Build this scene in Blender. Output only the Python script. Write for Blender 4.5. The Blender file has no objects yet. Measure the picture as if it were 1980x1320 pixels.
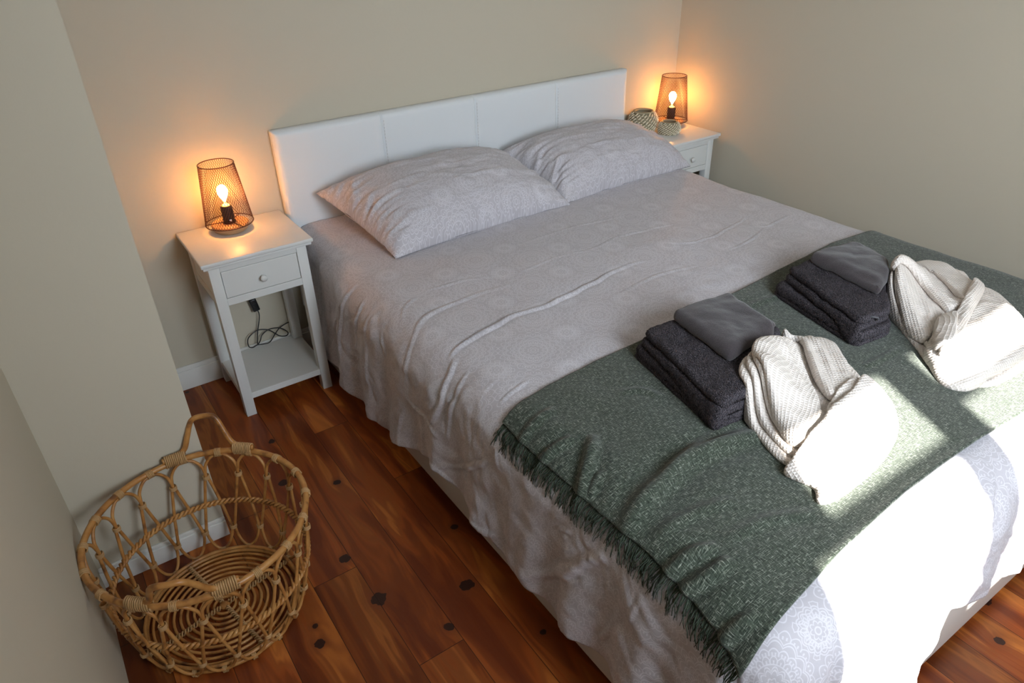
import bpy, bmesh, math, random
import numpy as np
from mathutils import Vector, Matrix, geometry
C = bpy.context.scene
COL = C.collection
PI = math.pi
rnd = random.Random(7)

# ------------------------------------------------------------------ camera
def make_camera():
    cx, cy, cz, yaw, pitch, roll, f = -0.7115, -2.5842, 1.5566, -0.5875, -0.5499, -0.0291, 1379.2
    fw = Vector((-math.sin(yaw)*math.cos(pitch), math.cos(yaw)*math.cos(pitch), math.sin(pitch)))
    r = Vector((math.cos(yaw), math.sin(yaw), 0)); u = r.cross(fw)
    r2 = r*math.cos(roll)+u*math.sin(roll); u2 = -r*math.sin(roll)+u*math.cos(roll)
    cam = bpy.data.cameras.new('camera'); o = bpy.data.objects.new('camera', cam); COL.objects.link(o)
    m = Matrix((r2, u2, -fw)).transposed().to_4x4(); m.translation = (cx, cy, cz)
    o.matrix_world = m
    cam.sensor_width = 36; cam.lens = f*36/1980; cam.clip_start = .02
    C.camera = o
make_camera()

# ------------------------------------------------------------------ light
C.view_settings.view_transform = 'Standard'; C.view_settings.look = 'None'
C.view_settings.gamma = 1; C.view_settings.use_curve_mapping = False
C.view_settings.exposure = -0.66
WIN_Y = -3.40                      # the wall with the window, behind the camera
SUN_T = .84
w = bpy.data.worlds.new('sky'); C.world = w; w.use_nodes = True
w.node_tree.nodes['Background'].inputs[0].default_value = (.62, .78, 1, 1)
w.node_tree.nodes['Background'].inputs[1].default_value = 2.0
sl = bpy.data.lights.new('sun', 'SUN'); sl.energy = 60; sl.angle = math.radians(.8); sl.color = (1, .97, .92)
so = bpy.data.objects.new('sun', sl); COL.objects.link(so)
so.rotation_euler = Vector((.43, .90, -SUN_T*.9975)).to_track_quat('-Z', 'Y').to_euler()
al = bpy.data.lights.new('window_daylight', 'AREA'); al.shape = 'RECTANGLE'; al.size = .93; al.size_y = .85
al.energy = 57; al.color = (.80, .90, 1); al.spread = math.radians(135)
ao = bpy.data.objects.new('window_daylight', al); COL.objects.link(ao)
ao.location = (.185, WIN_Y+.04, 1.58); ao.rotation_euler = (PI/2, 0, 0)
ao.rotation_euler = Vector((.50, 1, -.42)).to_track_quat('-Z', 'Y').to_euler()

# ------------------------------------------------------------------ helpers
def tag(o, label=None, cat=None, group=None, kind=None):
    if label: o['label'] = label
    if cat: o['category'] = cat
    if group: o['group'] = group
    if kind: o['kind'] = kind
    return o
def empty(name, loc, label, cat, group=None, rz=0):
    o = bpy.data.objects.new(name, None); COL.objects.link(o); o.location = loc; o.rotation_euler.z = rz
    o.empty_display_size = .05
    return tag(o, label, cat, group)
def link(name, me, mat, parent=None, smooth=True):
    o = bpy.data.objects.new(name, me); COL.objects.link(o)
    if mat: me.materials.append(mat)
    if smooth: me.polygons.foreach_set('use_smooth', [True]*len(me.polygons))
    if parent: o.parent = parent
    me.update(); return o
def obj(name, bm, mat, parent=None, smooth=False, auto=None):
    me = bpy.data.meshes.new(name); bm.normal_update(); bm.to_mesh(me); bm.free()
    o = link(name, me, mat, parent, smooth)
    if auto: me.set_sharp_from_angle(angle=math.radians(auto))
    return o
def box(bm, x0, x1, y0, y1, z0, z1, bev=0, seg=2):
    vs = [bm.verts.new((x, y, z)) for x in (x0, x1) for y in (y0, y1) for z in (z0, z1)]
    q = [(0,1,3,2),(4,6,7,5),(0,4,5,1),(2,3,7,6),(0,2,6,4),(1,5,7,3)]
    fs = [bm.faces.new([vs[i] for i in f]) for f in q]
    if bev:
        es = list({e for f in fs for e in f.edges})
        bmesh.ops.bevel(bm, geom=es, offset=bev, segments=seg, profile=.5, affect='EDGES')
    return bm
def tube(bm, pts, r, n=8, closed=False, caps=True, rfn=None):
    pts = [Vector(p) for p in pts]; N = len(pts); rings = []
    t = (pts[1]-pts[0]).normalized()
    a = Vector((0, 0, 1)) if abs(t.z) < .9 else Vector((1, 0, 0))
    nrm = t.cross(a).normalized(); prev = t
    for i in range(N):
        if closed: t = (pts[(i+1) % N]-pts[i-1]).normalized()
        else: t = (pts[min(i+1, N-1)]-pts[max(i-1, 0)]).normalized()
        ax = prev.cross(t)
        if ax.length > 1e-7: nrm = Matrix.Rotation(prev.angle(t), 3, ax.normalized()) @ nrm
        nrm = (nrm-t*nrm.dot(t)).normalized(); prev = t; b = t.cross(nrm)
        rr = rfn(i/(N-1)) * r if rfn else r
        rings.append([bm.verts.new(pts[i]+(nrm*math.cos(2*PI*k/n)+b*math.sin(2*PI*k/n))*rr) for k in range(n)])
    M = N if closed else N-1
    off = 0
    if closed:   # best matching start on the last seam
        d = [(rings[0][k].co-rings[-1][0].co).length for k in range(n)]; off = d.index(min(d))
    for i in range(M):
        A = rings[i]; B = rings[(i+1) % N]; s = off if (closed and i == N-1) else 0
        for k in range(n):
            bm.faces.new((A[k], A[(k+1) % n], B[(k+1+s) % n], B[(k+s) % n]))
    if caps and not closed:
        bm.faces.new(rings[0][::-1]); bm.faces.new(rings[-1])
    return bm
def lathe(bm, prof, n=40, cx=0, cy=0):
    rings = []
    for r, z in prof:
        if r < 1e-5: rings.append([bm.verts.new((cx, cy, z))])
        else: rings.append([bm.verts.new((cx+r*math.cos(2*PI*k/n), cy+r*math.sin(2*PI*k/n), z)) for k in range(n)])
    for A, B in zip(rings, rings[1:]):
        for k in range(n):
            k2 = (k+1) % n
            if len(A) == 1 and len(B) == 1: continue
            if len(A) == 1: bm.faces.new((A[0], B[k2], B[k]))
            elif len(B) == 1: bm.faces.new((A[k], A[k2], B[0]))
            else: bm.faces.new((A[k], A[k2], B[k2], B[k]))
    return bm
def catmull(P, per=8, closed=False):
    P = [Vector(p) for p in P]; n = len(P); out = []
    rng = range(n) if closed else range(n-1)
    for i in rng:
        if closed: a, b, c, d = P[i-1], P[i], P[(i+1) % n], P[(i+2) % n]
        else: a, b, c, d = P[max(i-1, 0)], P[i], P[i+1], P[min(i+2, n-1)]
        for k in range(per):
            t = k/per
            out.append(.5*((2*b)+(c-a)*t+(2*a-5*b+4*c-d)*t*t+(3*b-a-3*c+d)*t**3))
    if not closed: out.append(P[-1])
    return out
def grid_mesh(name, V, UV, keep=None):
    """V: (m,n,3) numpy, UV: (m,n,2) -> mesh"""
    m, n = V.shape[:2]
    idx = np.arange(m*n).reshape(m, n)
    F = np.stack([idx[:-1, :-1], idx[:-1, 1:], idx[1:, 1:], idx[1:, :-1]], -1).reshape(-1, 4)
    me = bpy.data.meshes.new(name)
    me.vertices.add(m*n); me.vertices.foreach_set('co', V.reshape(-1).astype(np.float32))
    me.loops.add(len(F)*4); me.loops.foreach_set('vertex_index', F.reshape(-1).astype(np.int32))
    me.polygons.add(len(F)); me.polygons.foreach_set('loop_start', np.arange(0, len(F)*4, 4, dtype=np.int32))
    uvl = me.uv_layers.new(name='UVMap')
    uvl.data.foreach_set('uv', UV.reshape(-1, 2)[F.reshape(-1)].reshape(-1).astype(np.float32))
    me.update(calc_edges=True); me.validate()
    return me

# value noise in numpy
_perm = np.random.RandomState(3).rand(256, 256)
def vnoise(x, y):
    x = np.asarray(x, float); y = np.asarray(y, float)
    xi = np.floor(x).astype(int); yi = np.floor(y).astype(int); fx = x-xi; fy = y-yi
    fx = fx*fx*(3-2*fx); fy = fy*fy*(3-2*fy)
    g = lambda a, b: _perm[a % 256, b % 256]
    return ((g(xi, yi)*(1-fx)+g(xi+1, yi)*fx)*(1-fy)+(g(xi, yi+1)*(1-fx)+g(xi+1, yi+1)*fx)*fy)*2-1
def fbm(x, y, o=3):
    s = 0; a = 1
    for i in range(o):
        s = s+a*vnoise(x*2**i+17*i, y*2**i+5*i); a *= .5
    return s
def polydist(x, y, P):
    """distance to a polyline + parameter along (0..1)"""
    best = np.full(np.shape(x), 1e9); par = np.zeros(np.shape(x)); sd = np.zeros(np.shape(x))
    n = len(P)-1
    for i in range(n):
        ax, ay = P[i]; bx, by = P[i+1]; dx, dy = bx-ax, by-ay
        t = np.clip(((x-ax)*dx+(y-ay)*dy)/(dx*dx+dy*dy+1e-12), 0, 1)
        ex, ey = x-ax-t*dx, y-ay-t*dy; d = np.hypot(ex, ey); m = d < best
        best = np.where(m, d, best); par = np.where(m, (i+t)/n, par)
        sd = np.where(m, np.sign(dx*ey-dy*ex), sd)
    return best, par, sd
RS = [1, 1]
def ridges(x, y, L):
    z = np.zeros(np.shape(x))
    for P, h, w_ in L:
        h = h*RS[0]; w_ = w_*RS[1]
        if len(P) > 2: P = [tuple(q)[:2] for q in catmull([(a, b, 0) for a, b in P], 4)]
        d, t, s = polydist(x, y, P)
        d = d + s*w_*.25
        fade = np.clip(np.minimum(t, 1-t)*4, 0, 1)**.7
        z = z + h*fade*(np.exp(-(d/w_)**2) - .35*np.exp(-((d-2*w_)/(1.3*w_))**2))
    return z

# ------------------------------------------------------------------ materials
def nt(name):
    m = bpy.data.materials.new(name); m.use_nodes = True; t = m.node_tree
    return m, t, t.nodes['Principled BSDF']
def N(t, kind, **kw):
    n = t.nodes.new(kind)
    for k, v in kw.items():
        if k.startswith('i_'):
            key = k[2:]; key = int(key) if key.isdigit() else key
            n.inputs[key].default_value = v
        else: setattr(n, k, v)
    return n
def math_(t, op, a, b=None, c=None, clamp=False):
    n = t.nodes.new('ShaderNodeMath'); n.operation = op; n.use_clamp = clamp
    for i, v in enumerate((a, b, c)):
        if v is None: continue
        if isinstance(v, (int, float)): n.inputs[i].default_value = v
        else: t.links.new(v, n.inputs[i])
    return n.outputs[0]
def mix(t, f, a, b, mode='MIX'):
    n = t.nodes.new('ShaderNodeMix'); n.data_type = 'RGBA'; n.blend_type = mode
    for i, v in ((0, f), (6, a), (7, b)):
        if isinstance(v, (int, float)): n.inputs[i].default_value = v
        elif isinstance(v, tuple): n.inputs[i].default_value = v if len(v) == 4 else v+(1,)
        else: t.links.new(v, n.inputs[i])
    return n.outputs[2]
def bump(t, bs, h, s=.3, d=.002, prev=None):
    n = t.nodes.new('ShaderNodeBump'); n.inputs['Strength'].default_value = s; n.inputs['Distance'].default_value = d
    t.links.new(h, n.inputs['Height'])
    if prev: t.links.new(prev, n.inputs['Normal'])
    if bs: t.links.new(n.outputs[0], bs.inputs['Normal'])
    return n.outputs[0]
def simple(name, col, rough=.5, spec=.5, bs=0, bscale=200, bd=.0005, metal=0, var=0):
    m, t, b = nt(name)
    b.inputs['Base Color'].default_value = col+(1,); b.inputs['Roughness'].default_value = rough
    b.inputs['Specular IOR Level'].default_value = spec; b.inputs['Metallic'].default_value = metal
    tc = N(t, 'ShaderNodeTexCoord')
    if bs:
        n = N(t, 'ShaderNodeTexNoise', i_Scale=bscale, i_Detail=3.0); t.links.new(tc.outputs['Object'], n.inputs['Vector'])
        bump(t, b, n.outputs['Fac'], bs, bd)
    if var:
        n = N(t, 'ShaderNodeTexNoise', i_Scale=6.0, i_Detail=4.0); t.links.new(tc.outputs['Object'], n.inputs['Vector'])
        dk = tuple(c*(1-var) for c in col)
        t.links.new(mix(t, n.outputs['Fac'], dk, col), b.inputs['Base Color'])
    return m
M = {}
M['wall'] = simple('wall_paint', (.56, .51, .405), .75, .3, .25, 90, .001)
M['ceiling'] = simple('ceiling_paint', (.80, .79, .75), .8)
M['trim'] = simple('trim_paint', (.74, .73, .69), .45, .4, .1, 60)
M['white'] = simple('white_painted_wood', (.72, .73, .71), .38, .45, .12, 70, .0008, var=.05)
M['leather'] = simple('white_faux_leather', (.74, .77, .79), .42, .45, .25, 450, .0006)
M['stitch'] = simple('stitch_thread', (.56, .56, .55), .7)
M['base_fabric'] = simple('bed_base_cover', (.60, .57, .53), .55, .35, .2, 400, .0005)
M['mattress'] = simple('mattress_cover', (.75, .74, .72), .8)
M['black'] = simple('black_plastic', (.012, .012, .013), .4)
M['mesh'] = simple('copper_brown_metal', (.10, .035, .02), .45, .5, metal=.6)
M['socket'] = simple('dark_socket', (.02, .012, .009), .5)
M['chrome'] = simple('chrome_screw', (.8, .8, .8), .2, metal=1)
M['seagrass'] = simple('seagrass', (.40, .35, .23), .75, .3, .6, 350, .001, var=.35)
M['straw_white'] = simple('pale_straw', (.85, .78, .62), .6, .3, .2, 300)
M['belt_loop'] = simple('towel_loop', (.10, .10, .11), .7)
M['dirt'] = simple('window_paint', (.8, .8, .78), .4)

def rattan():
    m, t, b = nt('rattan_cane'); tc = N(t, 'ShaderNodeTexCoord')
    n = N(t, 'ShaderNodeTexNoise', i_Scale=28.0, i_Detail=5.0); t.links.new(tc.outputs['Object'], n.inputs['Vector'])
    cr = N(t, 'ShaderNodeValToRGB'); e = cr.color_ramp.elements
    e[0].position = .30; e[0].color = (.16, .062, .020, 1); e[1].position = .72; e[1].color = (.54, .28, .088, 1)
    k = e.new(.45); k.color = (.42, .18, .045, 1)
    t.links.new(n.outputs['Fac'], cr.inputs[0]); t.links.new(cr.outputs[0], b.inputs['Base Color'])
    b.inputs['Roughness'].default_value = .38; bump(t, b, n.outputs['Fac'], .3, .001)
    return m
M['rattan'] = rattan()
def rattan_pale():
    m = simple('rattan_binding', (.56, .33, .14), .45, .45, .5, 250, .001, var=.3); return m
M['binding'] = rattan_pale()

def lampwood():
    m, t, b = nt('pale_lamp_wood'); tc = N(t, 'ShaderNodeTexCoord')
    mp = N(t, 'ShaderNodeMapping'); mp.inputs['Scale'].default_value = (12, 90, 90); t.links.new(tc.outputs['Object'], mp.inputs[0])
    n = N(t, 'ShaderNodeTexNoise', i_Scale=1.0, i_Detail=4.0); t.links.new(mp.outputs[0], n.inputs['Vector'])
    t.links.new(mix(t, n.outputs['Fac'], (.42, .22, .10), (.66, .42, .22)), b.inputs['Base Color'])
    b.inputs['Roughness'].default_value = .45; return m
M['lampwood'] = lampwood()
def bulbmat(name, col, s):
    m, t, b = nt(name); b.inputs['Base Color'].default_value = (.9, .7, .4, 1)
    b.inputs['Emission Color'].default_value = col+(1,); b.inputs['Emission Strength'].default_value = s
    return m
M['bulb'] = bulbmat('glowing_bulb', (1, .375, .085), 280)
M['filament'] = bulbmat('glowing_bulb_neck', (1, .45, .08), 7)

def floor_mat():
    m, t, b = nt('varnished_pine_boards'); L = t.links; tc = N(t, 'ShaderNodeTexCoord')
    sp = N(t, 'ShaderNodeSeparateXYZ'); L.new(tc.outputs['Object'], sp.inputs[0]); x, y = sp.outputs[0], sp.outputs[1]
    fx = math_(t, 'DIVIDE', math_(t, 'ADD', x, .205), .1236)
    ix = math_(t, 'FLOOR', fx); fr = math_(t, 'SUBTRACT', fx, ix)
    wn = N(t, 'ShaderNodeTexWhiteNoise', noise_dimensions='1D'); L.new(ix, wn.inputs['W'])
    fy = math_(t, 'ADD', math_(t, 'DIVIDE', math_(t, 'ADD', y, .567), 1.0), math_(t, 'MULTIPLY', ix, .37))
    iy = math_(t, 'FLOOR', math_(t, 'DIVIDE', fy, 1.37)); fry = math_(t, 'SUBTRACT', math_(t, 'DIVIDE', fy, 1.37), iy)
    wn2 = N(t, 'ShaderNodeTexWhiteNoise', noise_dimensions='2D'); cb = N(t, 'ShaderNodeCombineXYZ'); L.new(ix, cb.inputs[0]); L.new(iy, cb.inputs[1]); L.new(cb.outputs[0], wn2.inputs['Vector'])
    # grain coordinates, shifted per board and bent around knots
    cg = N(t, 'ShaderNodeCombineXYZ')
    L.new(x, cg.inputs[0]); L.new(y, cg.inputs[1]); L.new(math_(t, 'MULTIPLY', wn2.outputs['Value'], 9.0), cg.inputs[2])
    # knots: voronoi in stretched space
    mk = N(t, 'ShaderNodeMapping'); mk.inputs['Scale'].default_value = (4.2, 2.9, 1); L.new(cg.outputs[0], mk.inputs[0])
    vk = N(t, 'ShaderNodeTexVoronoi', i_Scale=1.0, i_Randomness=1.0); L.new(mk.outputs[0], vk.inputs['Vector'])
    kd = vk.outputs['Distance']
    # placed knots
    KN = [(-.237, -.843, .012), (-.378, -.743, .016), (-.343, -1.15, .016), (-.323, -1.331, .022), (-.111, -1.43, .020), (-.216, -1.514, .014),
          (-.503, -1.369, .014), (-.493, -1.312, .008), (.857, -2.329, .013), (-.507, -.031, .008), (-.34, -.515, .012), (-.031, -1.665, .009), (-.029, -1.228, .012), (.95, -2.24, .026)]
    wob = N(t, 'ShaderNodeTexNoise', i_Scale=60.0, i_Detail=2.0); L.new(tc.outputs['Object'], wob.inputs['Vector'])
    kk = None
    for kx, ky, kr in KN:
        v = N(t, 'ShaderNodeVectorMath', operation='DISTANCE'); L.new(tc.outputs['Object'], v.inputs[0]); v.inputs[1].default_value = (kx, ky, 0)
        q = math_(t, 'DIVIDE', v.outputs['Value'], kr*1.15)
        kk = q if kk is None else math_(t, 'MINIMUM', kk, q)
    kk = math_(t, 'ADD', kk, math_(t, 'MULTIPLY', math_(t, 'SUBTRACT', wob.outputs['Fac'], .5), .9))
    bend = math_(t, 'MULTIPLY', math_(t, 'POWER', 2.718, math_(t, 'MULTIPLY', kk, -.45)), .022)
    mg = N(t, 'ShaderNodeCombineXYZ'); L.new(math_(t, 'ADD', x, bend), mg.inputs[0]); L.new(math_(t, 'MULTIPLY', y, .11), mg.inputs[1]); L.new(math_(t, 'MULTIPLY', wn2.outputs['Value'], 9.0), mg.inputs[2])
    g1 = N(t, 'ShaderNodeTexNoise', i_Scale=16.0, i_Detail=3.0, i_Distortion=.6); L.new(mg.outputs[0], g1.inputs['Vector'])
    g2 = N(t, 'ShaderNodeTexNoise', i_Scale=150.0, i_Detail=4.0); L.new(mg.outputs[0], g2.inputs['Vector'])
    wv = math_(t, 'SINE', math_(t, 'MULTIPLY', g1.outputs['Fac'], 60.0))
    cr = N(t, 'ShaderNodeValToRGB'); e = cr.color_ramp.elements
    e[0].position = .36; e[0].color = (.10, .016, .004, 1); e[1].position = .66; e[1].color = (.48, .155, .028, 1)
    k2 = e.new(.5); k2.color = (.25, .055, .009, 1)
    L.new(g1.outputs['Fac'], cr.inputs[0])
    c = mix(t, math_(t, 'MULTIPLY', math_(t, 'ADD', math_(t, 'MULTIPLY', wv, .5), .5), .40), cr.outputs[0], (.12, .025, .006))
    c = mix(t, math_(t, 'MULTIPLY', g2.outputs['Fac'], .35), c, (.17, .045, .012))
    hs = N(t, 'ShaderNodeHueSaturation'); L.new(c, hs.inputs['Color'])
    L.new(math_(t, 'ADD', math_(t, 'MULTIPLY', wn2.outputs['Value'], .95), .55), hs.inputs['Value'])
    c = hs.outputs[0]
    c = mix(t, math_(t, 'SUBTRACT', 1.0, math_(t, 'SMOOTH_MIN', math_(t, 'DIVIDE', kk, 2.2), 1.0, .1), clamp=True), c, (.15, .035, .010))
    kf = math_(t, 'LESS_THAN', kk, .80)
    c = mix(t, kf, c, (.030, .010, .006))
    kv = math_(t, 'MULTIPLY', math_(t, 'LESS_THAN', kd, .028), 1.0)
    c = mix(t, kv, c, (.05, .015, .008))
    gap = math_(t, 'MAXIMUM', math_(t, 'LESS_THAN', fr, .013), math_(t, 'LESS_THAN', fry, .0013))
    c = mix(t, math_(t, 'MULTIPLY', gap, .9), c, (.012, .004, .002))
    L.new(c, b.inputs['Base Color']); b.inputs['Roughness'].default_value = .33
    b.inputs['Specular IOR Level'].default_value = .28
    h = math_(t, 'SUBTRACT', math_(t, 'MULTIPLY', g2.outputs['Fac'], .15), math_(t, 'ADD', gap, math_(t, 'MULTIPLY', kf, .3)))
    bump(t, b, h, .35, .001)
    return m
M['floor'] = floor_mat()

def duvet_mat():
    m, t, b = nt('lace_print_cotton'); L = t.links; tc = N(t, 'ShaderNodeTexCoord')
    def layer(scale, off, rings, spokes, w_):
        """medallions on a lattice: scalloped rings (radius, scallop depth, lobes) and rows of spokes (r0, r1, count)"""
        mp = N(t, 'ShaderNodeMapping'); mp.inputs['Scale'].default_value = (scale,)*3; mp.inputs['Rotation'].default_value = (0, 0, .62); mp.inputs['Location'].default_value = off
        L.new(tc.outputs['UV'], mp.inputs[0])
        v = N(t, 'ShaderNodeTexVoronoi', voronoi_dimensions='2D', i_Scale=1.0, i_Randomness=0.0); L.new(mp.outputs[0], v.inputs['Vector'])
        d = N(t, 'ShaderNodeVectorMath', operation='SUBTRACT'); L.new(mp.outputs[0], d.inputs[0]); L.new(v.outputs['Position'], d.inputs[1])
        s = N(t, 'ShaderNodeSeparateXYZ'); L.new(d.outputs[0], s.inputs[0])
        th = math_(t, 'ARCTAN2', s.outputs[1], s.outputs[0]); r = v.outputs['Distance']; out = None; lob = {}
        def P(n_):
            if n_ not in lob: lob[n_] = math_(t, 'ABSOLUTE', math_(t, 'SINE', math_(t, 'MULTIPLY', th, n_/2)))
            return lob[n_]
        for R_, a_, n_ in rings:
            q = math_(t, 'ABSOLUTE', math_(t, 'SUBTRACT', math_(t, 'SUBTRACT', r, math_(t, 'MULTIPLY', P(n_), a_)), R_) if a_ else math_(t, 'SUBTRACT', r, R_))
            l = math_(t, 'SUBTRACT', 1.0, math_(t, 'DIVIDE', q, w_), clamp=True)
            out = l if out is None else math_(t, 'MAXIMUM', out, l)
        for a_, b_, n_ in spokes:
            q = math_(t, 'DIVIDE', math_(t, 'MULTIPLY', P(n_), r), n_/2*w_)
            l = math_(t, 'SUBTRACT', 1.0, q, clamp=True)
            l = math_(t, 'MULTIPLY', l, math_(t, 'MULTIPLY', math_(t, 'GREATER_THAN', r, a_), math_(t, 'LESS_THAN', r, b_)))
            out = math_(t, 'MAXIMUM', out, l)
        return out
    A = layer(5.4, (0, 0, 0), [(.035, 0, 2), (.06, .02, 8), (.115, .035, 12), (.135, .045, 12), (.20, 0, 2), (.235, .035, 20), (.30, .03, 20), (.345, .05, 16), (.37, .055, 16), (.45, .05, 24), (.53, .05, 24), (.60, .03, 24)],
              [(.20, .235, 40), (.27, .30, 60), (.42, .45, 72)], .0105)
    B = layer(5.4, (.5, .5, 0), [(.03, 0, 2), (.055, .025, 8), (.10, .03, 10), (.15, .03, 14), (.185, .02, 14)], [(.10, .15, 28)], .0105)
    f = math_(t, 'MAXIMUM', A, B)
    n = N(t, 'ShaderNodeTexNoise', i_Scale=700.0, i_Detail=2.0); L.new(tc.outputs['UV'], n.inputs['Vector'])
    c = mix(t, math_(t, 'MULTIPLY', f, .80), (.47, .445, .475), (.70, .68, .72))
    c = mix(t, math_(t, 'MULTIPLY', n.outputs['Fac'], .25), c, (.40, .38, .41))
    L.new(c, b.inputs['Base Color']); b.inputs['Roughness'].default_value = .62
    b.inputs['Sheen Weight'].default_value = .15; b.inputs['Specular IOR Level'].default_value = .35
    n3 = N(t, 'ShaderNodeTexNoise', i_Scale=26.0, i_Detail=5.0, i_Distortion=1.2); L.new(tc.outputs['UV'], n3.inputs['Vector'])
    p = bump(t, None, n3.outputs['Fac'], .18, .006)
    bump(t, b, n.outputs['Fac'], .35, .0006, p)
    return m
M['duvet'] = duvet_mat()

def throw_mat(name='green_heather_weave', dark=(.010, .015, .009), mid=(.064, .080, .058), lite=(.55, .58, .49)):
    m, t, b = nt(name); L = t.links; tc = N(t, 'ShaderNodeTexCoord')
    def st(sx, sy, rot=.0):
        mp = N(t, 'ShaderNodeMapping'); mp.inputs['Scale'].default_value = (sx, sy, 1); mp.inputs['Rotation'].default_value = (0, 0, rot); L.new(tc.outputs['UV'], mp.inputs[0])
        n = N(t, 'ShaderNodeTexNoise', i_Scale=1.0, i_Detail=3.0, i_Roughness=.6); L.new(mp.outputs[0], n.inputs['Vector']); return n.outputs['Fac']
    a = st(560, 80); c_ = st(80, 560); big = st(14, 14)
    f = math_(t, 'MAXIMUM', a, c_)
    fl = math_(t, 'MULTIPLY', math_(t, 'SUBTRACT', f, .575), 8.0, clamp=True)
    dk = math_(t, 'MULTIPLY', math_(t, 'SUBTRACT', .50, math_(t, 'MINIMUM', a, c_)), 6.0, clamp=True)
    c = mix(t, dk, mid, dark); c = mix(t, math_(t, 'MULTIPLY', fl, .62), c, lite)
    c = mix(t, math_(t, 'MULTIPLY', big, .3), c, dark)
    L.new(c, b.inputs['Base Color']); b.inputs['Roughness'].default_value = .9; b.inputs['Specular IOR Level'].default_value = .2
    b.inputs['Sheen Weight'].default_value = .2
    bump(t, b, f, .8, .002)
    return m
M['throw'] = throw_mat()
M['fringe'] = simple('green_fringe_yarn', (.055, .072, .050), .9, .2, var=.3)

def towel_mat():
    m, t, b = nt('charcoal_terry'); L = t.links; tc = N(t, 'ShaderNodeTexCoord')
    n = N(t, 'ShaderNodeTexNoise', i_Scale=260.0, i_Detail=3.0, i_Roughness=.7); L.new(tc.outputs['Object'], n.inputs['Vector'])
    n2 = N(t, 'ShaderNodeTexVoronoi', i_Scale=330.0); L.new(tc.outputs['Object'], n2.inputs['Vector'])
    f = math_(t, 'MULTIPLY', math_(t, 'SUBTRACT', n.outputs['Fac'], .42), 4, clamp=True)
    L.new(mix(t, f, (.005, .004, .005), (.085, .068, .074)), b.inputs['Base Color'])
    b.inputs['Roughness'].default_value = .95; b.inputs['Specular IOR Level'].default_value = .15; b.inputs['Sheen Weight'].default_value = .22
    b.inputs['Sheen Tint'].default_value = (.6, .55, .62, 1)
    h = math_(t, 'SUBTRACT', n.outputs['Fac'], n2.outputs['Distance'])
    bump(t, b, h, 1.0, .006)
    return m
M['towel'] = towel_mat()
def flat_towel():
    m, t, b = nt('charcoal_towel_band'); L = t.links; tc = N(t, 'ShaderNodeTexCoord')
    n = N(t, 'ShaderNodeTexNoise', i_Scale=420.0, i_Detail=3.0); L.new(tc.outputs['Object'], n.inputs['Vector'])
    L.new(mix(t, n.outputs['Fac'], (.018, .014, .016), (.078, .064, .068)), b.inputs['Base Color'])
    b.inputs['Roughness'].default_value = .9; b.inputs['Sheen Weight'].default_value = .3; b.inputs['Specular IOR Level'].default_value = .2
    bump(t, b, n.outputs['Fac'], .6, .002); return m
M['towel_flat'] = flat_towel()

def waffle_mat():
    m, t, b = nt('beige_waffle_cotton'); L = t.links; tc = N(t, 'ShaderNodeTexCoord')
    s = N(t, 'ShaderNodeSeparateXYZ'); L.new(tc.outputs['UV'], s.inputs[0])
    k = 2*PI/.0075
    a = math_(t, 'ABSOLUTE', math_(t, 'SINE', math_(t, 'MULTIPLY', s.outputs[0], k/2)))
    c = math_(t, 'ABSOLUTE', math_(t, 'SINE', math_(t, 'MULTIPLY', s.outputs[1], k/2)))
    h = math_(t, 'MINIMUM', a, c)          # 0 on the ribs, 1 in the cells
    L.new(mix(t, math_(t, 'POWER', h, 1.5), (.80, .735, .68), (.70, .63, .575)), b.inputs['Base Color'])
    b.inputs['Roughness'].default_value = .85; b.inputs['Specular IOR Level'].default_value = .2
    n = N(t, 'ShaderNodeTexNoise', i_Scale=45.0, i_Detail=3.0); L.new(tc.outputs['Object'], n.inputs['Vector'])
    p = bump(t, None, n.outputs['Fac'], .15, .004)
    bump(t, b, math_(t, 'SUBTRACT', 1.0, h), .9, .0018, p)
    return m
M['waffle'] = waffle_mat()

# ------------------------------------------------------------------ room
XE, YE, XL, XR, CEIL = -.5806, -.851, -.915, 2.0216, 2.55
def struct(name, boxes, mat):
    bm = bmesh.new()
    for b_ in boxes: box(bm, *b_)
    return tag(obj(name, bm, mat), kind='structure')
struct('floor', [(XL-.1, XR+.1, WIN_Y-.1, .1, -.06, 0)], M['floor'])
struct('ceiling', [(XL-.1, XR+.1, WIN_Y-.1, .1, CEIL, CEIL+.08)], M['ceiling'])
struct('wall_back', [(XE-.6, XR+.1, 0, .1, 0, CEIL)], M['wall'])
struct('wall_right', [(XR, XR+.1, WIN_Y-.1, 0, 0, CEIL)], M['wall'])
struct('wall_left', [(XL-.1, XL, WIN_Y-.1, YE, 0, CEIL)], M['wall'])
bm = bmesh.new(); box(bm, XE-.335-.1, XE, YE, 0, 0, CEIL, .0)
tag(obj('wall_corner', bm, M['wall']), kind='structure')
wx0, wx1, wz0, wz1 = -.43, .665, 1.17, 1.995
ox0, oz1 = wx0-.07, wz1+.12
struct('wall_front', [(XL, ox0, WIN_Y-.1, WIN_Y, 0, CEIL), (wx1, XR, WIN_Y-.1, WIN_Y, 0, CEIL),
                      (ox0, wx1, WIN_Y-.1, WIN_Y, 0, wz0), (ox0, wx1, WIN_Y-.1, WIN_Y, oz1, CEIL)], M['wall'])
wy0, wy1 = WIN_Y-.03, WIN_Y
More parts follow.
